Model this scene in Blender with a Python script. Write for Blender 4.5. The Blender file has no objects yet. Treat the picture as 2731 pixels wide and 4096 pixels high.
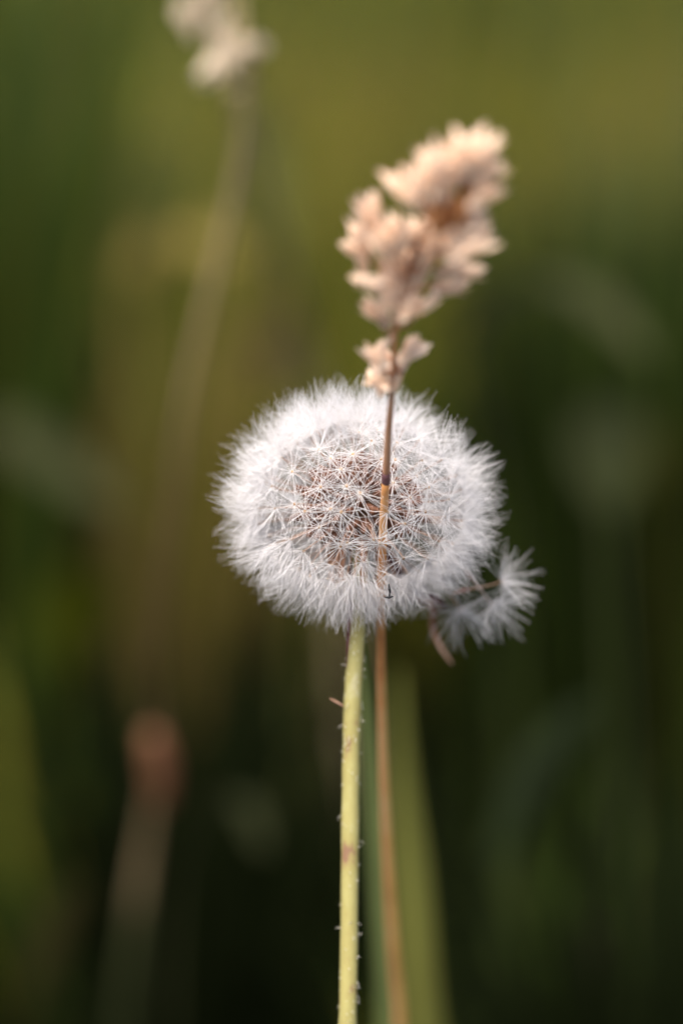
import bpy, math, random
import numpy as np
from mathutils import Vector, Quaternion, Matrix

random.seed(7)
rng = np.random.default_rng(11)
R = math.radians
scene = bpy.context.scene
C = scene.collection

# ------------------------------------------------------------------ camera
LENS = 100.0
D = 0.405                       # focus distance: the front seed heads
TILT = R(12)
HEAD_Z = 0.27
PXS = 36.0 / LENS * D / 4096.0  # metres per photo pixel in the plane of focus
F = Vector((0, math.cos(TILT), -math.sin(TILT)))
U = Vector((0, math.sin(TILT), math.cos(TILT)))
RT = Vector((1, 0, 0))
CAM = Vector((0, 0, HEAD_Z)) - F * (D + 0.0145)


def P(px, py, dz=0.0):
    """photo pixel + distance behind the plane of focus -> world point"""
    k = (D + dz) / D * PXS
    return CAM + F * (D + dz) + RT * ((px - 1365.5) * k) - U * ((py - 2048) * k)


K = 2731 / 1568.0


def PD(x, y, dz=0.0):
    return P(x * K, y * K, dz)


cam_d = bpy.data.cameras.new('camera')
cam = bpy.data.objects.new('camera', cam_d)
C.objects.link(cam)
cam.location = CAM
cam.rotation_euler = (math.pi / 2 - TILT, 0, 0)
cam_d.sensor_fit = 'VERTICAL'
cam_d.sensor_height = 36
cam_d.sensor_width = 24
cam_d.lens = LENS
cam_d.clip_start = 0.01
cam_d.clip_end = 1000
cam_d.dof.use_dof = True
cam_d.dof.focus_distance = D + 0.002
cam_d.dof.aperture_fstop = 4.9
scene.camera = cam

# ------------------------------------------------------------------ light
SUN_EL, SUN_AZ = R(64), R(-150)      # azimuth from +Y (away from the camera) towards +X
w = bpy.data.worlds.new('World')
scene.world = w
w.use_nodes = True
nt = w.node_tree
nt.nodes.clear()
sky = nt.nodes.new('ShaderNodeTexSky')
sky.sky_type = 'NISHITA'
sky.sun_disc = False
sky.sun_elevation = SUN_EL
sky.sun_rotation = SUN_AZ
sky.air_density = 0.6
sky.dust_density = 6.0
sky.ozone_density = 0.6
bg = nt.nodes.new('ShaderNodeBackground')
bg.inputs[1].default_value = 0.15
out = nt.nodes.new('ShaderNodeOutputWorld')
nt.links.new(sky.outputs[0], bg.inputs[0])
nt.links.new(bg.outputs[0], out.inputs[0])

sun_d = bpy.data.lights.new('sun', 'SUN')
sun_d.energy = 1.5
sun_d.angle = R(75)
sun_d.color = (1.0, 0.955, 0.89)
sun = bpy.data.objects.new('sun', sun_d)
C.objects.link(sun)
sdir = Vector((math.sin(SUN_AZ) * math.cos(SUN_EL), math.cos(SUN_AZ) * math.cos(SUN_EL), math.sin(SUN_EL)))
sun.rotation_euler = sdir.to_track_quat('Z', 'Y').to_euler()

scene.view_settings.view_transform = 'Standard'
scene.view_settings.look = 'None'
scene.view_settings.gamma = 1
scene.view_settings.exposure = 1.38
scene.view_settings.use_curve_mapping = False
scene.render.engine = 'CYCLES'
cy = scene.cycles
cy.use_denoising = True
try:
    cy.denoiser = 'OPENIMAGEDENOISE'
    cy.denoising_input_passes = 'RGB_ALBEDO_NORMAL'
except Exception:
    pass
cy.max_bounces = 10
cy.diffuse_bounces = 6
cy.transmission_bounces = 6
cy.use_adaptive_sampling = False
cy.sample_clamp_indirect = 6


# ------------------------------------------------------------------ materials
def new_mat(name):
    m = bpy.data.materials.new(name)
    m.use_nodes = True
    m.node_tree.nodes.clear()
    return m, m.node_tree.nodes, m.node_tree.links


def leafy(name, stops, scale=80.0, transl=0.3, rough=0.6, spec=0.2, coord='Object', attr=None, tint_mul=1.0,
          stretch=(1, 1, 1), bump=0.0):
    """principled + translucent, colour from noise through a ramp (or from the vertex tint attribute)"""
    m, N, L = new_mat(name)
    o = N.new('ShaderNodeOutputMaterial')
    p = N.new('ShaderNodeBsdfPrincipled')
    p.inputs['Roughness'].default_value = rough
    p.inputs['Specular IOR Level'].default_value = spec
    tc = N.new('ShaderNodeTexCoord')
    mp = N.new('ShaderNodeMapping')
    mp.inputs['Scale'].default_value = stretch
    nz = N.new('ShaderNodeTexNoise')
    nz.inputs['Scale'].default_value = scale
    nz.inputs['Detail'].default_value = 5
    nz.inputs['Roughness'].default_value = 0.6
    L.new(tc.outputs[coord], mp.inputs['Vector'])
    L.new(mp.outputs[0], nz.inputs['Vector'])
    rp = N.new('ShaderNodeValToRGB')
    el = rp.color_ramp.elements
    while len(el) < len(stops):
        el.new(0.5)
    for e, (pos, col) in zip(el, stops):
        e.position = pos
        e.color = (*col, 1)
    L.new(nz.outputs['Fac'], rp.inputs[0])
    col = rp.outputs[0]
    if attr:
        a = N.new('ShaderNodeAttribute')
        a.attribute_name = attr
        mx = N.new('ShaderNodeMix')
        mx.data_type = 'RGBA'
        mx.blend_type = 'MULTIPLY'
        mx.inputs[0].default_value = 1.0
        L.new(a.outputs['Color'], mx.inputs[6])
        L.new(col, mx.inputs[7])
        col = mx.outputs[2]
    L.new(col, p.inputs['Base Color'])
    if bump:
        b = N.new('ShaderNodeBump')
        b.inputs['Strength'].default_value = bump
        b.inputs['Distance'].default_value = 0.0003
        L.new(nz.outputs['Fac'], b.inputs['Height'])
        L.new(b.outputs[0], p.inputs['Normal'])
    if transl > 0:
        t = N.new('ShaderNodeBsdfTranslucent')
        L.new(col, t.inputs[0])
        ms = N.new('ShaderNodeMixShader')
        ms.inputs[0].default_value = transl
        L.new(p.outputs[0], ms.inputs[1])
        L.new(t.outputs[0], ms.inputs[2])
        L.new(ms.outputs[0], o.inputs[0])
    else:
        L.new(p.outputs[0], o.inputs[0])
    return m


M = {}
M['fluff'] = leafy('pappus_white', [(0.3, (0.88, 0.865, 0.85)), (0.7, (0.94, 0.935, 0.935))], 300, 0.45, 0.45, 0.3)
M['beak'] = leafy('beak_tan', [(0.35, (0.40, 0.23, 0.16)), (0.7, (0.64, 0.46, 0.34))], 500, 0.25)
M['achene'] = leafy('achene_brown', [(0.3, (0.10, 0.045, 0.03)), (0.55, (0.21, 0.10, 0.06)), (0.8, (0.34, 0.18, 0.09))], 420, 0.0, 0.6)
M['disc'] = leafy('disc_tan', [(0.3, (0.36, 0.23, 0.12)), (0.7, (0.52, 0.38, 0.24))], 700, 0.1)
M['core'] = leafy('receptacle_brown', [(0.3, (0.06, 0.03, 0.02)), (0.7, (0.2, 0.11, 0.06))], 500, 0.0, 0.8)
M['stem'] = leafy('stem_green', [(0.36, (0.24, 0.14, 0.08)), (0.42, (0.33, 0.29, 0.10)), (0.58, (0.37, 0.34, 0.125)), (0.68, (0.46, 0.43, 0.26))],
                  260, 0.12, 0.55, 0.3, stretch=(1, 1, 0.45), bump=0.25)
M['stemhair'] = leafy('stem_hair', [(0.3, (0.7, 0.66, 0.55)), (0.7, (0.85, 0.82, 0.74))], 300, 0.4)
M['bract'] = leafy('bract_tan', [(0.3, (0.20, 0.10, 0.06)), (0.55, (0.44, 0.26, 0.17)), (0.75, (0.66, 0.46, 0.33))], 130, 0.2)
M['bract_dark'] = leafy('bract_dark_red', [(0.3, (0.05, 0.02, 0.02)), (0.6, (0.14, 0.05, 0.05)), (0.8, (0.35, 0.25, 0.22))], 300, 0.05)
M['straw'] = leafy('straw_stalk', [(0.25, (0.40, 0.16, 0.06)), (0.45, (0.64, 0.31, 0.11)), (0.62, (0.70, 0.42, 0.19)), (0.8, (0.74, 0.54, 0.32))],
                   140, 0.1, 0.5, 0.3, stretch=(1, 1, 0.25))
M['rachis'] = leafy('upper_stalk_pink', [(0.3, (0.42, 0.19, 0.10)), (0.7, (0.62, 0.37, 0.22))], 160, 0.1, 0.5, 0.2, stretch=(1, 1, 0.3))
M['node'] = leafy('stalk_node', [(0.3, (0.10, 0.045, 0.06)), (0.7, (0.24, 0.12, 0.10))], 600, 0.0)
M['chaff'] = leafy('spikelet_chaff', [(0.25, (0.66, 0.38, 0.20)), (0.40, (0.84, 0.64, 0.47)), (0.64, (0.91, 0.79, 0.64))], 120, 0.3, 0.6, coord='Generated')
M['chaff'].node_tree.nodes['Noise Texture'].inputs['Scale'].default_value = 2.2
M['chaff_dark'] = leafy('spikelet_orange', [(0.3, (0.46, 0.20, 0.07)), (0.7, (0.66, 0.36, 0.17))], 200, 0.3)  # orange-brown of the pedicels, plus the clump's underside shade mixed into the colour
M['bgstraw'] = leafy('far_straw', [(0.3, (0.30, 0.24, 0.12)), (0.7, (0.44, 0.36, 0.20))], 40, 0.15)
M['bgsheath'] = leafy('far_sheath', [(0.3, (0.16, 0.065, 0.027)), (0.7, (0.20, 0.09, 0.045))], 40, 0.15)
M['bgchaff'] = leafy('far_chaff', [(0.3, (0.60, 0.50, 0.36)), (0.7, (0.82, 0.73, 0.58))], 100, 0.3)
M['blade'] = leafy('grass_blade', [(0.3, (0.8, 0.8, 0.8)), (0.7, (1.1, 1.1, 1.1))], 25, 0.35, 0.85, 0.04, attr='tint')
M['ground'] = leafy('soil', [(0.3, (0.006, 0.005, 0.003)), (0.6, (0.016, 0.013, 0.008)), (0.8, (0.03, 0.03, 0.012))], 9, 0.0, 0.9, 0.1)
M['fleck'] = leafy('fleck_black', [(0.3, (0.012, 0.012, 0.014)), (0.7, (0.03, 0.03, 0.03))], 400, 0.0, 0.4)


# ------------------------------------------------------------------ mesh helpers
class MB:
    def __init__(self):
        self.v, self.f, self.c = [], [], []

    def tube(self, pts, radii, sides=6, cap=True, ell=1.0):
        pts = [Vector(p) for p in pts]
        n = len(pts)
        base = len(self.v)
        t0 = (pts[1] - pts[0]).normalized()
        ref = Vector((0, 0, 1)) if abs(t0.z) < 0.9 else Vector((1, 0, 0))
        a = t0.cross(ref).normalized()
        for i, p in enumerate(pts):
            t = (pts[min(i + 1, n - 1)] - pts[max(i - 1, 0)]).normalized()
            a = (a - t * a.dot(t)).normalized()
            b = t.cross(a)
            for k in range(sides):
                q = 2 * math.pi * k / sides
                self.v.append(p + (a * math.cos(q) + b * math.sin(q) * ell) * radii[i])
        for i in range(n - 1):
            for k in range(sides):
                k2 = (k + 1) % sides
                self.f.append((base + i * sides + k, base + i * sides + k2, base + (i + 1) * sides + k2, base + (i + 1) * sides + k))
        if cap:
            self.f.append(tuple(base + k for k in range(sides))[::-1])
            self.f.append(tuple(base + (n - 1) * sides + k for k in range(sides)))
        return self

    def ribbon(self, pts, widths, side, fold=0.25, thick=0.0):
        """leaf strip with a folded midrib: three vertices across"""
        base = len(self.v)
        n = len(pts)
        pts = [Vector(p) for p in pts]
        for i, p in enumerate(pts):
            t = (pts[min(i + 1, n - 1)] - pts[max(i - 1, 0)]).normalized()
            s = (side - t * side.dot(t)).normalized()
            nn = t.cross(s)
            self.v += [p - s * widths[i] * 0.5 + nn * widths[i] * fold, p, p + s * widths[i] * 0.5 + nn * widths[i] * fold]
        for i in range(n - 1):
            b = base + i * 3
            self.f += [(b, b + 1, b + 4, b + 3), (b + 1, b + 2, b + 5, b + 4)]
        return self

    def mesh(self, name, mat, smooth=True):
        me = bpy.data.meshes.new(name)
        me.from_pydata([tuple(x) for x in self.v], [], self.f)
        if smooth:
            me.polygons.foreach_set('use_smooth', [True] * len(me.polygons))
        me.materials.append(M[mat])
        me.update()
        return me


def link(name, me, parent=None, loc=None, rot=None):
    o = bpy.data.objects.new(name, me)
    C.objects.link(o)
    o.parent = parent
    if loc is not None:
        o.location = loc
    if rot is not None:
        o.rotation_mode = 'QUATERNION'
        o.rotation_quaternion = rot
    return o


def thing(name, label, cat, loc=(0, 0, 0), group=None):
    o = link(name, None, None, loc)
    tag(o, label, cat, group)
    return o


def tag(o, label=None, cat=None, group=None, kind=None):
    for k, v in (('label', label), ('category', cat), ('group', group), ('kind', kind)):
        if v:
            o[k] = v
    return o


def smooth_path(pts, n):
    """Catmull-Rom through the points"""
    pts = [Vector(p) for p in pts]
    lens = sorted((pts[i + 1] - pts[i]).length for i in range(len(pts) - 1))
    med = lens[len(lens) // 2]
    ev = [pts[0]]
    for i in range(len(pts) - 1):       # break long spans up so that the spline does not overshoot
        k = max(1, round((pts[i + 1] - pts[i]).length / med))
        ev += [pts[i].lerp(pts[i + 1], (j + 1) / k) for j in range(k)]
    pts = ev
    pts = [pts[0] * 2 - pts[1]] + pts + [pts[-1] * 2 - pts[-2]]
    m = len(pts) - 3
    res = []
    for i in range(n + 1):
        s = min(i / n * m, m - 1e-6)
        j = int(s)
        t = s - j
        a, b, c, d = pts[j:j + 4]
        res.append(0.5 * ((2 * b) + (c - a) * t + (2 * a - 5 * b + 4 * c - d) * t * t + (3 * b - a - 3 * c + d) * t ** 3))
    return res


# ------------------------------------------------------------------ ground
gm = MB()
gn = 40
for j in range(gn + 1):
    for i in range(gn + 1):
        sx = (i / gn * 2 - 1)
        sy = (j / gn * 2 - 1)
        gx = math.copysign(abs(sx) ** 4 * 400 + abs(sx) * 2, sx)
        gy = math.copysign(abs(sy) ** 4 * 400 + abs(sy) * 2, sy)
        gm.v.append((gx, gy, -0.004 + 0.006 * math.sin(gx * 7.1 + 1) * math.cos(gy * 5.3) if max(abs(gx), abs(gy)) < 20 else 0))
for j in range(gn):
    for i in range(gn):
        a = j * (gn + 1) + i
        gm.f.append((a, a + 1, a + gn + 2, a + gn + 1))
tag(link('ground', gm.mesh('ground', 'ground')), kind='structure')


# ------------------------------------------------------------------ meadow grass (uncountable)
def grass_mesh(name, bx, by, h, wd, lean, az, tint, segs=4):
    """vectorised curved ribbons; arrays of one value per blade"""
    n = len(bx)
    t = np.linspace(0, 1, segs + 1)[None, :]
    prof = np.clip(np.array([0.75, 1.0, 0.9, 0.55, 0.04]) if segs == 4 else np.linspace(1, .05, segs + 1), 0, 1)[None, :]
    dx, dy = np.cos(az)[:, None], np.sin(az)[:, None]
    bend = lean[:, None] * t ** 1.8
    x = bx[:, None] + dx * bend * h[:, None]
    y = by[:, None] + dy * bend * h[:, None]
    z = h[:, None] * t * (1 - 0.35 * np.minimum(lean[:, None], 1.2) * t ** 1.5)
    ax = rng.uniform(0, 2 * np.pi, n)
    sx, sy = np.cos(ax)[:, None], np.sin(ax)[:, None]
    hw = wd[:, None] * prof * 0.5
    V = np.empty((n, segs + 1, 2, 3))
    V[:, :, 0] = np.stack([x - sx * hw, y - sy * hw, z], -1)
    V[:, :, 1] = np.stack([x + sx * hw, y + sy * hw, z], -1)
    V = V.reshape(-1, 3)
    k = np.arange(n)[:, None] * (segs + 1) * 2 + np.arange(segs)[None, :] * 2
    Fc = np.stack([k, k + 1, k + 3, k + 2], -1).reshape(-1, 4)
    me = bpy.data.meshes.new(name)
    me.vertices.add(len(V))
    me.vertices.foreach_set('co', V.ravel())
    me.loops.add(Fc.size)
    me.loops.foreach_set('vertex_index', Fc.ravel().astype(np.int32))
    me.polygons.add(len(Fc))
    me.polygons.foreach_set('loop_start', np.arange(0, Fc.size, 4, dtype=np.int32))
    me.polygons.foreach_set('loop_total', np.full(len(Fc), 4, np.int32))
    me.update(calc_edges=True)
    at = me.color_attributes.new('tint', 'FLOAT_COLOR', 'POINT')
    col = np.ones((n, (segs + 1) * 2, 4), np.float32)
    col[:, :, :3] = tint[:, None, :]
    at.data.foreach_set('color', col.ravel())
    me.materials.append(M['blade'])
    return me


DARK = np.array([0.008, 0.012, 0.003])  # near-black green: the shade deep in the grass is put into this colour
MID = np.array([0.040, 0.064, 0.010])
OLIVE = np.array([0.155, 0.150, 0.020])
TAN = np.array([0.22, 0.16, 0.05])
FRESH = np.array([0.085, 0.105, 0.034])


def tints(n, wts, jit=0.25):
    pal = np.stack([DARK, MID, OLIVE, TAN, FRESH])
    wts = list(wts) + [0] * (5 - len(wts))
    idx = rng.choice(5, n, p=np.array(wts) / sum(wts))
    return pal[idx] * rng.uniform(1 - jit, 1 + jit, (n, 1))


def patch(n, x0, x1, y0, y1, h0, h1, w0, w1, wts, lean=(0.1, 0.9)):
    bx = rng.uniform(x0, x1, n)
    by = y0 + (y1 - y0) * rng.uniform(0, 1, n)
    # clumps of fresher and of darker plants
    f = np.sin(bx * 31 + 1.3 * np.sin(by * 13)) + np.sin(by * 17 + bx * 9 + 2) + 0.7 * np.sin(bx * 57 + by * 23)
    f = np.exp(0.42 * f)
    return bx, by, rng.uniform(h0, h1, n), rng.uniform(w0, w1, n), rng.uniform(*lean, n), rng.uniform(0, 2 * np.pi, n), tints(n, wts) * f[:, None]


parts = [
    patch(6000, -1.2, 1.2, -0.9, 0.30, 0.02, 0.06, 0.002, 0.005, (10, 1, 0, 0), (0.3, 1.1)),
    patch(16000, -1.2, 1.2, 0.30, 0.75, 0.04, 0.13, 0.003, 0.006, (12, 0.3, 0, 0)),
    patch(16000, -1.6, 1.6, 0.75, 1.4, 0.12, 0.26, 0.004, 0.008, (6, 3, 0.4, 0, 2)),
    patch(14000, -2.2, 2.2, 1.4, 2.6, 0.22, 0.36, 0.005, 0.010, (4, 4, 2, 0.2, 4)),
    patch(12000, -3.5, 3.5, 2.6, 5.0, 0.30, 0.45, 0.006, 0.012, (2, 3, 4, 0.4, 3)),
    patch(10000, -7.0, 7.0, 5.0, 12.0, 0.30, 0.50, 0.010, 0.020, (1, 3, 5, 1)),
]
arr = [np.concatenate([p[k] for p in parts]) for k in range(7)]
tag(link('meadow_grass', grass_mesh('meadow_grass', *arr)), 'soft green meadow grass filling the field behind the dandelion', 'grass', kind='stuff')

# ------------------------------------------------------------------ tufts seen as soft patches of colour
PAL = {'dark': (1, 0, 0, 0), 'mid': (1, 6, 1, 0), 'olive': (0, 2, 6, 0.5), 'yellow': (0, 0.5, 6, 2.5), 'tan': (0, 0, 2, 5), 'green': (0, 1, 1, 0, 6), 'dim': (3, 2, 0, 0)}


def tuft(px, py, dz, rad, n, kind, label, hfac=1.0, wd=(0.004, 0.008), lean=(0.05, 0.6)):
    top = PD(px, py, dz)
    h = top.z * hfac
    ang = rng.uniform(0, 2 * np.pi, n)
    rr = rad * np.sqrt(rng.uniform(0, 1, n))
    me = grass_mesh('grass_tuft', rr * np.cos(ang), rr * np.sin(ang), rng.uniform(0.65, 1.08, n) * h, rng.uniform(*wd, n),
                    rng.uniform(*lean, n), ang + rng.normal(0, 0.6, n), tints(n, PAL[kind]))
    o = link('grass_tuft', me, None, (top.x, top.y, 0))
    return tag(o, label, 'grass tuft', 'blurred grass tufts behind the dandelion')


tuft(1080, -60, 1.3, 0.11, 900, 'yellow', 'tallest blurred tuft of yellow olive grass above the beige plume')
tuft(760, 60, 1.1, 0.07, 420, 'yellow', 'blurred yellow olive grass tuft between the two seed plumes')
tuft(410, 150, 0.9, 0.06, 420, 'olive', 'blurred olive grass tuft beside the tall brown far stalk')
tuft(200, 120, 0.95, 0.055, 420, 'green', 'blurred green grass tuft next to the olive tuft by the brown far stalk')
tuft(370, 510, 0.62, 0.022, 70, 'tan', 'blurred tan dry tuft crossing the brown far stalk', lean=(0.02, 0.3))
tuft(700, 480, 0.75, 0.045, 260, 'olive', 'blurred olive tuft beneath the thin slanting brown stalk')
tuft(1500, 0, 1.0, 0.05, 260, 'green', 'blurred mid green grass tuft beyond the beige plume tip')
tuft(1400, 600, 0.5, 0.04, 260, 'dim', 'dark green blurred tuft beside the beige plume', 1.12, lean=(0.0, 0.22))
tuft(1600, 660, 0.55, 0.05, 260, 'dim', 'dark green blurred tuft level with the plume base', 1.12, lean=(0.0, 0.22))
tuft(-70, 60, 0.55, 0.022, 160, 'mid', 'dull blurred grass tuft at the edge beyond the far plume', 1.17, lean=(0.0, 0.22))
tuft(90, 1420, 0.40, 0.016, 60, 'mid', 'low mid green blurred tuft beside the foot of the brown far stalk')
tuft(1160, 1760, 0.25, 0.012, 30, 'mid', 'low thin green tuft beyond the straw stalk', wd=(0.003, 0.005))
tuft(390, 1330, 0.36, 0.022, 120, 'dark', 'low dark tuft behind the foot of the brown far stalk', lean=(0.0, 0.3))
tuft(1500, 1800, 0.22, 0.018, 120, 'dark', 'low dark tuft beyond the slanting dark leaf', lean=(0.0, 0.3))
tuft(830, 720, 0.7, 0.04, 200, 'olive', 'blurred olive tuft rising behind the top of the white head')


# ------------------------------------------------------------------ single leaf blades behind the stem
def leaf_blade(pts, widths, label, tint, name='grass_leaf', side=Vector((1, 0, 0)), blade_len=None):
    path = smooth_path(pts, 60)
    n = len(path)
    if blade_len:       # thin stalk, then a leaf blade over the last stretch
        dist = [0.0]
        for i in range(n - 1, 0, -1):
            dist.append(dist[-1] + (path[i] - path[i - 1]).length)
        dist = dist[::-1]
        ws = [max(widths[0] * math.sin(math.pi * min(1, q / blade_len) ** 0.8) ** 0.7 if q < blade_len else 0, 0.0018 if q > 0.01 else 0.0006) for q in dist]
    else:
        ws = np.interp(np.linspace(0, 1, n), np.linspace(0, 1, len(widths)), widths)
    mb = MB().ribbon(path, ws, side, 0.22)
    me = mb.mesh(name, 'blade')
    at = me.color_attributes.new('tint', 'FLOAT_COLOR', 'POINT')
    at.data.foreach_set('color', list((*tint, 1.0)) * len(me.vertices))
    o = link(name, me)
    return tag(o, label, 'leaf')


def to_ground(p, dy=0.03, dx=0.0):
    return Vector((p.x + dx, p.y + dy, -0.003))


e = PD(968, 2352, 0.20)
leaf_blade([to_ground(e, 0.05, 0.015), e, PD(945, 2050, 0.185), PD(924, 1800, 0.17), PD(914, 1540, 0.155)],
           [0.0062, 0.0062, 0.0062, 0.0055, 0.0008], 'broad yellow green grass blade behind the straw stalk', (0.27, 0.27, 0.06))
e = PD(890, 2352, 0.10)
leaf_blade([to_ground(e, 0.04), e, PD(862, 1900, 0.075), PD(842, 1650, 0.062), PD(820, 1420, 0.052)],
           [0.004, 0.004, 0.0035, 0.003, 0.0006], 'thin green grass blade between the pale stem and straw stalk', (0.18, 0.22, 0.07))
GREY = (0.040, 0.044, 0.018)
GRN = (0.075, 0.10, 0.012)
for pts, wmax, tint, lab, bl in [  # tints of the low leaves are darkened to carry the shade down there
    ([(-140, 1500, .52), (-160, 1100, .50), (-40, 985, .49), (110, 1060, .48), (270, 1170, .47)], 0.015, GREY, 'blurred grey green leaf arching down beside the brown far stalk', 0.085),
    ([(1180, 1300, .42), (1060, 800, .40), (1130, 690, .38), (1260, 660, .37), (1390, 720, .36), (1490, 830, .35)], 0.011, GREY, 'blurred dull leaf arching over beside the plume base', 0.09),
    ([(1430, 1900, .40), (1410, 1400, .38), (1400, 1080, .37), (1395, 920, .36)], 0.022, (0.060, 0.070, 0.027), 'blurred upright grey green leaf beyond the loose seeds', 0.034),
    ([(1560, 1600, .45), (1530, 1200, .44), (1490, 1040, .43), (1460, 960, .42)], 0.012, (0.075, 0.075, 0.012), 'blurred olive leaf touching the upright grey green leaf', 0.03),
    ([(90, 1900, .45), (120, 1600, .43), (170, 1420, .42), (260, 1340, .41)], 0.024, (0.045, 0.052, 0.003), 'blurred bright green leaf low beside the brown far stalk', 0.036),
    ([(1120, 2300, .26), (1140, 2000, .25), (1220, 1780, .25), (1370, 1600, .25)], 0.009, (0.015, 0.022, 0.009), 'blurred dark leaf slanting up beyond the straw stalk', 0.05),
    ([(1170, 2352, .30), (1165, 2100, .30), (1150, 1880, .30)], 0.010, (0.032, 0.044, 0.010), 'blurred upright green leaf beyond the straw stalk foot', 0.04),
    ([(390, 2352, .30), (400, 2050, .30), (460, 1870, .29), (560, 1850, .28), (610, 1960, .27)], 0.006, (0.022, 0.025, 0.010), 'blurred leaf arching from the foot of the brown far stalk', 0.035),
    ([(60, 2352, .30), (120, 2150, .30), (190, 2020, .30)], 0.008, (0.020, 0.018, 0.005), 'blurred low olive leaf below the bright green leaf', 0.035),
    ([(1400, 2400, .25), (1380, 2250, .25), (1330, 2100, .25)], 0.008, (0.020, 0.020, 0.010), 'blurred grey low leaf under the dark hollow', 0.02),
    ([(760, 1300, .55), (690, 900, .55), (600, 800, .54), (520, 790, .53)], 0.022, (0.12, 0.085, 0.035), 'blurred withered brown leaf behind the top of the white head', 0.04),
    ([(300, 900, .50), (300, 660, .50), (380, 560, .50), (560, 600, .49)], 0.018, (0.17, 0.135, 0.035), 'blurred withered tan leaf crossing behind the brown far stalk', 0.045),
    ([(680, 760, .45), (650, 560, .44), (600, 330, .43), (580, 200, .42)], 0.010, (0.13, 0.14, 0.04), 'blurred pale green leaf under the cream plume', 0.06),
]:
    pp = [PD(*q) for q in pts]
    leaf_blade([to_ground(pp[0], 0.02)] + pp, [wmax], lab, tint, name='weed_leaf', blade_len=bl)


# ------------------------------------------------------------------ spikelets and plumes
def spikelet_mesh(name, mat, L=0.0046, Wd=0.0019, scales=4):
    """overlapping boat-shaped chaff scales round a short axis, tip along +Z"""
    mb = MB()
    for s in range(scales):
        q = s * 2.4 + random.uniform(-0.3, 0.3)
        l = L * random.uniform(0.75, 1.05)
        sp = 0.04 + 0.05 * s / scales + random.uniform(0, 0.10)
        z0 = L * 0.10 * s
        rows, cols = 6, 3
        base = len(mb.v)
        for i in range(rows):
            t = i / (rows - 1)
            wid = Wd * (math.sin(math.pi * min(t ** 0.75 * 0.9 + 0.1, 1)) ** 1.1) * 0.5 + 1e-5
            r = l * t * sp + Wd * 0.28 * math.sin(math.pi * t * 0.8)
            for c in range(cols):
                u = (c - 1) * wid
                rad = r - abs(c - 1) * wid * 0.45
                x = math.cos(q) * rad - math.sin(q) * u
                y = math.sin(q) * rad + math.cos(q) * u
                mb.v.append((x, y, z0 + l * t))
        for i in range(rows - 1):
            for c in range(cols - 1):
                a = base + i * cols + c
                mb.f.append((a, a + 1, a + cols + 1, a + cols))
    return mb.mesh(name, mat)


def dirquat(d, roll=None):
    d = Vector(d).normalized()
    q = Vector((0, 0, 1)).rotation_difference(d)
    return q @ Quaternion((0, 0, 1), random.uniform(0, 6.28) if roll is None else roll)


def cam_dir(dx, dy, dz=0.0):
    """direction: photo right, photo up, away from camera"""
    return (RT * dx + U * dy + F * dz).normalized()


def dzline(y):      # the straw stalk leans towards the camera as it rises (y in display px)
    return (y * K - 2010) * PXS * 1.0


# ---- straw stalk with beige plume
random.seed(21)
st = thing('dry_grass_stalk', 'dry straw stalk crossing the dandelion with a pinkish beige seed plume', 'grass stalk',
           to_ground(PD(925, 2352, dzline(2352)), 0.06))
inv = -st.location


def loc(v):
    return v + inv


lower = [(886, 1098), (880, 1200), (877, 1300), (874, 1400), (876, 1600), (882, 1800), (892, 2000), (905, 2200), (918, 2352)]
upper = [(886, 1098), (891, 1000), (898, 920), (903, 850), (908, 760), (930, 640), (965, 540), (1010, 430), (1060, 330)]
lp = smooth_path([loc(PD(x, y, dzline(y))) for x, y in lower] + [Vector((0, -0.01, 0.05)), Vector((0, 0, 0))], 60)
rl = [0.00056 + 0.00060 * i / 60 for i in range(61)]
link('stalk', MB().tube(lp, rl, 10).mesh('stalk', 'straw'), st)
up = smooth_path([loc(PD(x, y, dzline(y))) for x, y in upper], 40)
ru = [0.00052 - 0.00036 * i / 40 for i in range(41)]
link('upper_stalk', MB().tube(up, ru, 10).mesh('upper_stalk', 'rachis'), st)
nd = loc(PD(886, 1098, dzline(1098)))
nu = (up[1] - up[0]).normalized()
link('node', MB().tube([nd - nu * 0.0012, nd - nu * 0.0005, nd, nd + nu * 0.0005, nd + nu * 0.0011], [0.00056, 0.00061, 0.00064, 0.00060, 0.00052], 10).mesh('node', 'node'), st)

SPKD = [spikelet_mesh('spikelet', 'chaff_dark', L=0.0045) for _ in range(4)]
SPK = [spikelet_mesh('spikelet', 'chaff', L=random.uniform(0.0040, 0.0052)) for _ in range(7)]
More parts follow.
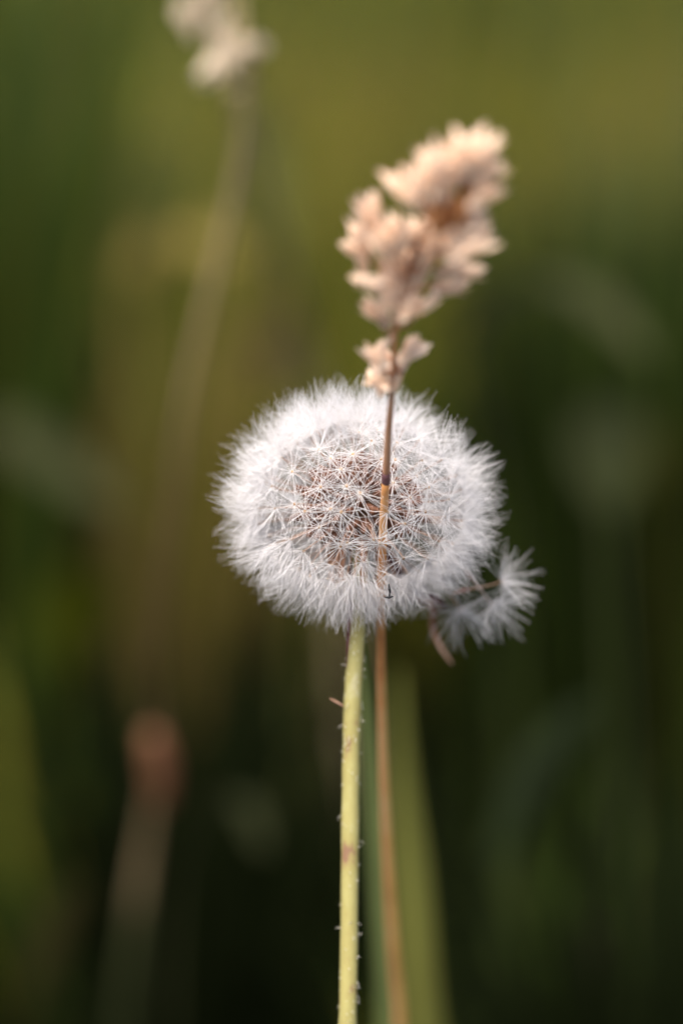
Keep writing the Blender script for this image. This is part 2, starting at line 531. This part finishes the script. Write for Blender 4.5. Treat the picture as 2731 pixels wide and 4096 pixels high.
# clusters: centre, radii (display px), count, main direction (right, up)
clusters = [
    (863, 808, 16, 22, 5, (-0.3, 1)), (950, 803, 22, 16, 6, (0.8, 0.7)), (898, 850, 32, 22, 9, (0.0, 1)), (872, 868, 22, 14, 4, (-0.5, 0.8)), (905, 828, 30, 16, 8, (0.2, 1)),
    (862, 718, 14, 14, 5, (-0.8, 0.6)), (960, 704, 30, 17, 10, (0.8, 0.4)), (925, 695, 20, 28, 8, (0.3, 1)),
    (830, 642, 24, 8, 3, (-1, 0.15)), (1035, 662, 26, 10, 5, (1, -0.05)), (885, 660, 24, 24, 8, (-0.2, 1)),
    (845, 490, 30, 26, 9, (-0.4, 1)), (825, 560, 20, 44, 8, (-0.5, 0.9)), (900, 545, 52, 36, 17, (-0.1, 1)),
    (985, 550, 52, 48, 18, (0.3, 1)), (1080, 540, 30, 52, 14, (0.7, 0.8)), (940, 615, 60, 24, 14, (0.0, 1)), (1040, 620, 40, 16, 7, (0.9, 0.3)),
    (950, 425, 42, 34, 15, (-0.4, 1)), (1020, 395, 56, 42, 22, (0.1, 1)), (1075, 345, 48, 40, 20, (0.2, 1)), (1115, 400, 28, 56, 14, (0.6, 0.9)),
    (1030, 480, 58, 26, 12, (0.2, 1)), (1085, 440, 44, 24, 8, (0.5, 0.8)),
]


def axis_near(y):
    ys = [u[1] for u in upper][::-1]
    xs = [u[0] for u in upper][::-1]
    return float(np.interp(y, ys, xs))


for ci, (cx, cyy, rx, ry, cnt, dv) in enumerate(clusters):
    zc = dzline(cyy) + random.uniform(-0.004, 0.004)
    ay = min(cyy + ry + 35, 900)
    a = loc(PD(axis_near(ay), ay, dzline(ay)))
    b = loc(PD(cx, cyy, zc))
    mid = (a + b) / 2 + cam_dir(0.2 * dv[0], -0.3) * 0.0008
    link('branch', MB().tube(smooth_path([a, mid, b], 6), [0.0003 - 0.00003 * i for i in range(7)], 5).mesh('branch', 'rachis'), st)
    for k in range(int(cnt * 1.25)):
        while True:
            ux, uy, uz = (random.uniform(-1, 1) for _ in range(3))
            if ux * ux + uy * uy + uz * uz < 1:
                break
        pos = loc(PD(cx + ux * rx, cyy + uy * ry, zc + uz * (rx + ry) * 0.5 * K * PXS))
        d = cam_dir(dv[0] * 0.8 + ux * 0.7 + random.uniform(-.25, .25), dv[1] * 0.8 - uy * 0.5 + random.uniform(-.25, .25), uz * 0.7)
        o = link('spikelet', random.choice(SPKD if ci in (22, 23) and random.random() < 0.85 else SPK), st, pos - d * 0.0028, dirquat(d))
        o.scale = (random.uniform(0.75, 1.05) * (0.92 if cyy > 630 else 1),) * 3

# ---- far stalk with cream plume, leaning the other way
def dzfar(y):
    return 0.125 + (y - 100) / 2000 * 0.13


far = thing('dry_grass_stalk', 'far blurred brown grass stalk with a cream plume leaning over a reddish sheath', 'grass stalk',
            to_ground(PD(290, 2300, dzfar(2300)), 0.02))
fpix = [(575, 120), (565, 260), (535, 450), (480, 680), (430, 900), (400, 1150), (375, 1400), (362, 1620), (358, 1780), (325, 2000), (300, 2200), (285, 2352)]
fp = smooth_path([PD(x, y, dzfar(y)) - far.location for x, y in fpix] + [Vector((0, 0, 0))], 70)
fm = MB().tube(fp, [0.0010 + 0.0009 * max(0, min(1, (i - 38) / 9)) for i in range(71)], 8)
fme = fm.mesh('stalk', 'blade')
# straw above, shade of dense growth painted into the middle, tan sheathed foot
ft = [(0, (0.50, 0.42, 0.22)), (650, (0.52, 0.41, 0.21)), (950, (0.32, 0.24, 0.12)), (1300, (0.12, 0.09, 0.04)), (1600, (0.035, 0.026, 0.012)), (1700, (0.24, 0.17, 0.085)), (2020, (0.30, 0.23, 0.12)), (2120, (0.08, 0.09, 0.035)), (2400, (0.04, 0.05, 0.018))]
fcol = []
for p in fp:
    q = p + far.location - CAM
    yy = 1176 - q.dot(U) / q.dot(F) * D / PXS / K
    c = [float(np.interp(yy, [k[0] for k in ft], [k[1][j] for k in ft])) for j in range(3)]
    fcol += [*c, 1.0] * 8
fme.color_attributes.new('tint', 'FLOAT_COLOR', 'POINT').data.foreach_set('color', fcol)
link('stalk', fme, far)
sp_ = smooth_path([PD(x, y, dzfar(y)) - far.location for x, y in [(352, 1680), (362, 1740), (368, 1800), (366, 1850)]], 8)
link('sheath', MB().tube(sp_, [0.0018, 0.0024, 0.0028, 0.0029, 0.0029, 0.0027, 0.0025, 0.0022, 0.0018], 8).mesh('sheath', 'bgsheath'), far)
FSPK = [spikelet_mesh('spikelet', 'bgchaff', L=0.0050, Wd=0.0019) for _ in range(4)]
for cx, cyy, rx, ry, cnt, dv in [(430, 40, 18, 24, 8, (-0.4, 1)), (503, 85, 18, 30, 9, (0, 1)), (575, 108, 24, 12, 7, (1, 0.2)), (485, 155, 20, 20, 9, (-0.3, -0.8)),
                                 (525, 125, 26, 14, 7, (0, 1)), (470, -10, 40, 24, 8, (0, 1)), (500, -90, 50, 40, 14, (0.0, 1)), (530, -190, 40, 50, 12, (0, 1))]:
    b = PD(cx, cyy, 0.125) - far.location
    a = PD(565, max(cyy + 50, 130), dzfar(120)) - far.location
    link('branch', MB().tube(smooth_path([a, (a + b) / 2, b], 5), [0.0005] * 6, 5).mesh('branch', 'bgstraw'), far)
    for k in range(cnt):
        ux, uy, uz = (random.uniform(-.8, .8) for _ in range(3))
        d = cam_dir(dv[0] + ux * 0.7, dv[1] + uy * 0.6, uz)
        o = link('spikelet', random.choice(FSPK), far, PD(cx + ux * rx, cyy + uy * ry, 0.125 + uz * 0.005) - far.location - d * 0.003, dirquat(d))
# second fainter stalk
f2 = thing('dry_grass_stalk', 'thin bare brown grass stalk slanting beneath the cream plume', 'grass stalk', to_ground(PD(860, 1500, 0.55), 0.0))
p2 = smooth_path([PD(x, y, 0.20 + (y - 200) / 1000 * 0.28) - f2.location for x, y in [(545, 200), (600, 430), (650, 620), (700, 800), (770, 1200)]] + [Vector((0, 0, 0))], 30)
link('stalk', MB().tube(p2, [0.0012 + 0.0008 * i / 30 for i in range(31)], 8).mesh('stalk', 'bgstraw'), f2)

# ------------------------------------------------------------------ dandelion
random.seed(33)
HD = 0.0145
HPX, HPY = 1440, 2035
HC = P(HPX, HPY, HD)
d_root = thing('dandelion', 'white fluffy dandelion seed head on a pale yellow green stem', 'flower', to_ground(P(1388, 4096, HD), 0.01))
dl = d_root.location.copy()

stem_pix = [(822, 1380), (820, 1450), (813, 1550), (808, 1650), (805, 1800), (803, 2000), (801, 2200), (798, 2352)]
spts = smooth_path([HC - U * 0.0025 - dl, PD(826, 1280, HD) - dl] + [PD(x, y, HD) - dl for x, y in stem_pix] + [Vector((0, 0, 0))], 150)
srad = []
for i, p in enumerate(spts):
    srad.append(0.00124 + 0.00018 * min(1, i / 100) + random.uniform(-1, 1) * 0.00005)
link('stem', MB().tube(spts, srad, 20).mesh('stem', 'stem'), d_root)
hb = MB()
for k in range(700):
    i = random.randint(14, 120)
    t = (spts[i + 1] - spts[i]).normalized()
    q = random.uniform(0, 6.28)
    n = (RT * math.cos(q) + F * math.sin(q)).normalized()
    p0 = spts[i].lerp(spts[i + 1], random.random()) + n * srad[i] * 0.95
    l = random.choice([0.0002, 0.0003, 0.0005, 0.0006, 0.0009])
    dd = (n + t * random.uniform(-1.2, 1.2) + Vector([random.uniform(-.5, .5) for _ in range(3)])).normalized()
    hb.tube([p0, p0 + dd * l * 0.6, p0 + dd * l + t * l * 0.3], [0.00006, 0.00005, 0.00002], 3, cap=False)
tag(link('stem_hair', hb.mesh('stem_hair', 'stemhair'), d_root), kind='stuff')
# a stray bristle standing off the stem
s0 = PD(788, 1622, HD - 0.0012) - dl
link('bristle', MB().tube([s0, PD(772, 1612, HD - 0.001) - dl, PD(757, 1604, HD - 0.001) - dl], [0.00014, 0.00016, 0.00006], 5).mesh('bristle', 'bract'), d_root)

rec = MB()
for i in range(10):
    th = math.pi * (0.02 + 0.96 * i / 9)
    for k in range(18):
        q = 2 * math.pi * k / 18
        rr = 0.0048 * (1 + 0.04 * math.sin(5 * q + i))
        rec.v.append(RT * (rr * math.sin(th) * math.cos(q)) + F * (rr * math.sin(th) * math.sin(q)) + U * (0.0042 * math.cos(th)))
for i in range(9):
    for k in range(18):
        k2 = (k + 1) % 18
        rec.f.append((i * 18 + k, (i + 1) * 18 + k, (i + 1) * 18 + k2, i * 18 + k2))
link('receptacle', rec.mesh('receptacle', 'core'), d_root, HC - dl)


# bracts folded down round the stem
def bract(pts, wmax, mat):
    path = smooth_path(pts, 16)
    ws = [wmax * (0.6 + 0.4 * math.sin(math.pi * min(1, i / 10))) * (1 - max(0, (i - 9) / 7.4) ** 1.5) + 0.00008 for i in range(17)]
    return link('bract', MB().ribbon([p - dl for p in path], ws, Vector((0.8, 0.5, 0.1)), 0.3).mesh('bract', mat), d_root)


bb = HC - U * 0.0035
bract([bb - RT * 0.001, PD(800, 1400, HD - 0.0015), PD(798, 1460, HD - 0.0017), PD(795, 1535, HD - 0.0012)], 0.0011, 'bract_dark')
bract([bb + RT * 0.002 + F * 0.002, PD(925, 1345, HD + 0.009), PD(990, 1385, HD + 0.015), PD(990, 1440, HD + 0.018), PD(1012, 1490, HD + 0.018), PD(1038, 1525, HD + 0.018)], 0.0020, 'bract')
bract([bb + RT * 0.002, PD(930, 1330, HD + 0.006), PD(1015, 1388, HD + 0.012), PD(985, 1415, HD + 0.014)], 0.0012, 'bract_dark')
for k in range(6):
    q = 1.0 + k * 0.75
    n = (RT * math.cos(q) + F * math.sin(q))
    bract([bb, bb + n * 0.004 - U * 0.001, bb + n * 0.0045 - U * 0.006, bb + n * 0.003 - U * 0.0095], 0.0015, 'bract')


# ---- seeds: beak (mesh) > achene, disc, pappus
def lathe(prof, sides, ribs=0.0):
    mb = MB()
    for z, r in prof:
        for k in range(sides):
            q = 2 * math.pi * k / sides
            rr = r * (1 + (ribs if k % 2 else 0))
            mb.v.append((rr * math.cos(q), rr * math.sin(q), z))
    for i in range(len(prof) - 1):
        for k in range(sides):
            k2 = (k + 1) % sides
            mb.f.append((i * sides + k, i * sides + k2, (i + 1) * sides + k2, (i + 1) * sides + k))
    mb.f.append(tuple(range(sides))[::-1])
    mb.f.append(tuple((len(prof) - 1) * sides + k for k in range(sides)))
    return mb


AL = 0.0046
ACH = lathe([(0, 0.00014), (0.0007, 0.00036), (0.0020, 0.00058), (0.0033, 0.00060), (0.0040, 0.00040), (AL, 0.00013)], 8, 0.18).mesh('achene', 'achene')
DISC = lathe([(-0.00012, 0.00010), (0, 0.00024), (0.00012, 0.00027), (0.00022, 0.00017)], 8).mesh('disc', 'disc')


def pappus_mesh(n, a0, a1, length, rad, clumps, clump_w, power=1.0):
    """hair-fine filaments springing from the disc; angles from the axis a0..a1 degrees, tips drawn into tufts"""
    mb = MB()
    cl = [(random.uniform(0, 6.283), R(a0 + (a1 - a0) * random.random() ** power)) for _ in range(clumps)]

    def dv(az, po):
        return Vector((math.sin(po) * math.cos(az), math.sin(po) * math.sin(az), math.cos(po)))
    cd = [dv(*c) for c in cl]
    for k in range(n):
        az = 2 * math.pi * (k * 0.618034 % 1) + random.uniform(-0.15, 0.15)
        po = R(a0 + (a1 - a0) * random.random() ** power)
        d0 = dv(az, po)
        tip = d0
        if cd:
            near = max(cd, key=lambda c: c.dot(d0))
            tip = d0.lerp(near, clump_w * random.uniform(0.4, 1)).normalized()
        tip = (tip + Vector([random.gauss(0, 0.07) for _ in range(3)])).normalized()
        l = length * random.uniform(0.78, 1.08)
        start = Vector((d0.x, d0.y, 0)) * 0.00025
        start.z = 0.0001
        p1 = start + (d0 * 0.9 + Vector((d0.x, d0.y, 0)) * 0.25) * l * 0.35
        p3 = start + tip * l
        p2 = (p1 + p3) / 2 + (d0 - tip) * l * 0.08 + Vector([random.gauss(0, 0.05) for _ in range(3)]) * l
        mb.tube([start, p1, p2, p3], [rad, rad * 0.9, rad * 0.7, rad * 0.3], 3, cap=False)
    return mb.mesh('pappus', 'fluff')


RADF = 0.000032
PAP_OPEN = [pappus_mesh(38, 45, 104, 0.0064, RADF * 1.0, 7, 0.5) for _ in range(6)]
PAP_MID = [pappus_mesh(56, 34, 96, 0.0070, RADF, 11, 0.5) for _ in range(6)]
PAP_FACE = [pappus_mesh(27, 48, 112, 0.0062, RADF * 1.0, 6, 0.55) for _ in range(6)]
PAP_RIM = [pappus_mesh(84, 18, 88, 0.0080, RADF, 10, 0.8, 0.75) for _ in range(7)]
PAP_SHUT = [pappus_mesh(46, 12, 62, 0.0076, RADF, 7, 0.55) for _ in range(4)]
PAP_LOOSE = [pappus_mesh(50, 15, 100, 0.0068, RADF * 1.4, 16, 0.4) for _ in range(3)]
BEAKS = []
for Ls in (0.0092, 0.0098, 0.0104):
    BEAKS.append((Ls, MB().tube([(0, 0, AL * 0.95), (0.00012, 0, AL + (Ls - AL) * 0.4), (0.0001, 0.0001, AL + (Ls - AL) * 0.75), (0, 0, Ls)],
                                [0.00012, 0.000085, 0.00008, 0.00009], 5).mesh('seed', 'beak')))


def seed(parent, base, d, pap, vi, scale=1.0, tilt=None):
    Ls, bm = BEAKS[vi]
    q = dirquat(d)
    o = link('seed', bm, parent, base, q)
    o.scale = (scale,) * 3
    link('achene', ACH, o)
    link('disc', DISC, o, (0, 0, Ls))
    p = link('pappus', pap, o, (0, 0, Ls))
    p.rotation_mode = 'QUATERNION'
    r = Quaternion((0, 0, 1), random.uniform(0, 6.28))
    if tilt is not None:
        # lean the tuft towards a world direction
        tl = q.inverted() @ tilt[0]
        ax = Vector((0, 0, 1)).cross(tl)
        if ax.length > 1e-4:
            r = Quaternion(ax.normalized(), tilt[1]) @ r
    p.rotation_quaternion = r
    return o


RU, RV, RW = 0.0153, 0.0128, 0.0140


def rc(u, v, w_):
    rv = RV if v > 0 else RV * 0.88
    return 1 / math.sqrt((u / RU) ** 2 + (v / rv) ** 2 + (w_ / RW) ** 2)


front = [(633, 491), (668, 550), (711, 590), (561, 563), (583, 668), (653, 676), (448, 618), (484, 690), (599, 440), (806, 425), (896, 448), (941, 628),
         (866, 668), (1015, 672), (623, 822), (687, 814), (757, 795), (816, 805), (613, 908), (741, 905), (695, 955), (545, 735), (426, 785), (1100, 700),
         (1050, 560), (966, 515), (880, 540), (935, 885), (930, 720), (770, 370), (685, 415), (535, 385), (430, 485), (715, 300), (990, 350), (930, 295),
         (1090, 790), (460, 835), (1000, 440), (820, 310), (545, 300), (350, 655), (500, 900), (1040, 890), (340, 560), (1130, 620), (370, 400), (850, 960),
         (640, 1010), (700, 1030), (765, 1005), (575, 975), (900, 1000), (960, 965), (850, 1030), (725, 975), (668, 985), (690, 1065), (745, 1050)]
dirs = []
for zx, zy in front:
    px, py = 780 + zx / 1.1042, 1440 + zy / 1.1042
    u, v = (px - HPX) * PXS, -(py - HPY) * PXS
    rv = RV if v > 0 else RV * 0.92
    s = (u / RU) ** 2 + (v / rv) ** 2
    if s < 0.97:
        w_ = -RW * math.sqrt(1 - s)
    else:
        w_ = -0.001
    dirs.append((Vector((u, v, w_)).normalized(), True))
random.seed(5)
# the rest of the sphere: an even spiral with gaps
NS = 190
notch = Vector((0.74, 0.66, -0.05)).normalized()
for i in range(NS):
    z = 1 - 2 * (i + 0.5) / NS
    q = i * 2.399963
    dv = Vector((math.sqrt(1 - z * z) * math.cos(q), z, math.sqrt(1 - z * z) * math.sin(q)))
    dv = (dv + Vector([random.gauss(0, 0.05) for _ in range(3)])).normalized()
    if dv.y < -0.86 or dv.angle(notch) < R(17):
        continue
    if dv.z < -0.72:
        continue
    if min(dv.angle(f[0]) for f in dirs) < R(11 if dv.z > -0.3 else 14):
        continue
    dirs.append((dv, False))

lw = [PD(x, y, dzline(y)) for x, y in lower[:5]] + [PD(x, y, dzline(y)) for x, y in upper[:4]]
n_seed = 0
for dv, isfront in dirs:
    wd = (RT * dv.x + U * dv.y + F * dv.z).normalized()
    r_ = rc(*dv)
    vi = random.randrange(3)
    sc = random.uniform(0.94, 1.05)
    base = HC + wd * (r_ - BEAKS[vi][0] * sc)
    # keep clear of the straw stalk
    ok = True
    for s in range(12):
        q = base + wd * (BEAKS[vi][0] * sc * s / 11)
        for i in range(len(lp) // 2):
            if (lp[i] - inv - q).length < 0.0009:
                ok = False
    if not ok and not isfront:
        continue
    tilt = None
    face = -dv.z
    if face > 0.28:
        pap = random.choice(PAP_FACE if face > 0.82 else PAP_OPEN if face > 0.62 else PAP_MID)
        if dv.y < -0.25:
            tilt = (-U, R(random.uniform(5, 40) if dv.y > -0.6 else random.uniform(0, 15)))
            if random.random() < 0.45 or dv.y < -0.6:
                pap = random.choice(PAP_SHUT)
    else:
        pap = random.choice(PAP_RIM)
        if dv.y < -0.3:
            tilt = (-U, R(random.uniform(0, 22)))
    seed(d_root, base - dl, (wd + Vector([random.gauss(0, 0.04) for _ in range(3)])).normalized(), pap, vi, sc, tilt)
    n_seed += 1

# ripe achenes that have lost their parachutes, still packed on the receptacle
for k in range(150):
    v = Vector([random.gauss(0, 1) for _ in range(3)]).normalized()
    if v.y < -0.6:
        continue
    wd = RT * v.x + U * v.y + F * v.z
    o = link('achene', ACH, d_root, HC + wd * random.uniform(0.0036, 0.0048) - dl, dirquat(wd + Vector([random.gauss(0, .12) for _ in range(3)])))
    o.scale = (random.uniform(0.8, 1.1),) * 3

# ---- loose seeds hanging off the side of the head
for k, ((px, py), (bx, by), td, lab) in enumerate([
        ((1152, 1335), (1040, 1362), (1, 0.1, -0.6), 'largest loose dandelion seed fanned out beside the white head'),
        ((1132, 1388), (1085, 1330), (0.45, -0.7, -0.7), 'loose dandelion seed with forked tuft hanging under the largest loose one'),
        ((1058, 1400), (1010, 1330), (0.1, -0.9, -0.7), 'small loose dandelion seed drooping above the curled brown bract')]):
    z1 = HD + 0.006 + 0.002 * k
    tip, b0 = PD(px, py, z1), PD(bx, by, z1 - 0.003)
    dd = (tip - b0).normalized()
    Ls = BEAKS[1][0]
    root = thing('dandelion_seed', lab, 'seed', tip - dd * Ls, 'loose seeds beside the dandelion head')
    q = dirquat(dd)
    link('beak', BEAKS[1][1], root, (0, 0, 0), q)
    link('achene', ACH, root, dd * 0.0016, q).scale = (0.6, 0.6, 0.65)
    link('disc', DISC, root, dd * Ls, q)
    link('pappus', PAP_LOOSE[k], root, dd * Ls, dirquat(cam_dir(*td)))

# ---- tiny black scrap caught in the lower fluff
fl = MB()
c0 = P(1553, 2365, 0.002)
fl.tube([P(1555, 2335, 0.002), P(1556, 2355, 0.002), P(1560, 2372, 0.002)], [0.0001, 0.00022, 0.00012], 5)
fl.tube([P(1535, 2388, 0.002), P(1556, 2390, 0.002), P(1572, 2385, 0.002)], [0.00006, 0.0002, 0.00008], 5)
fl.tube([P(1558, 2370, 0.002), P(1556, 2390, 0.002)], [0.00012, 0.00012], 5)
tag(link('plant_scrap', fl.mesh('plant_scrap', 'fleck')), 'tiny black withered scrap caught in the lower fluff', 'scrap')
print('seeds', n_seed, 'objects', len(scene.objects))
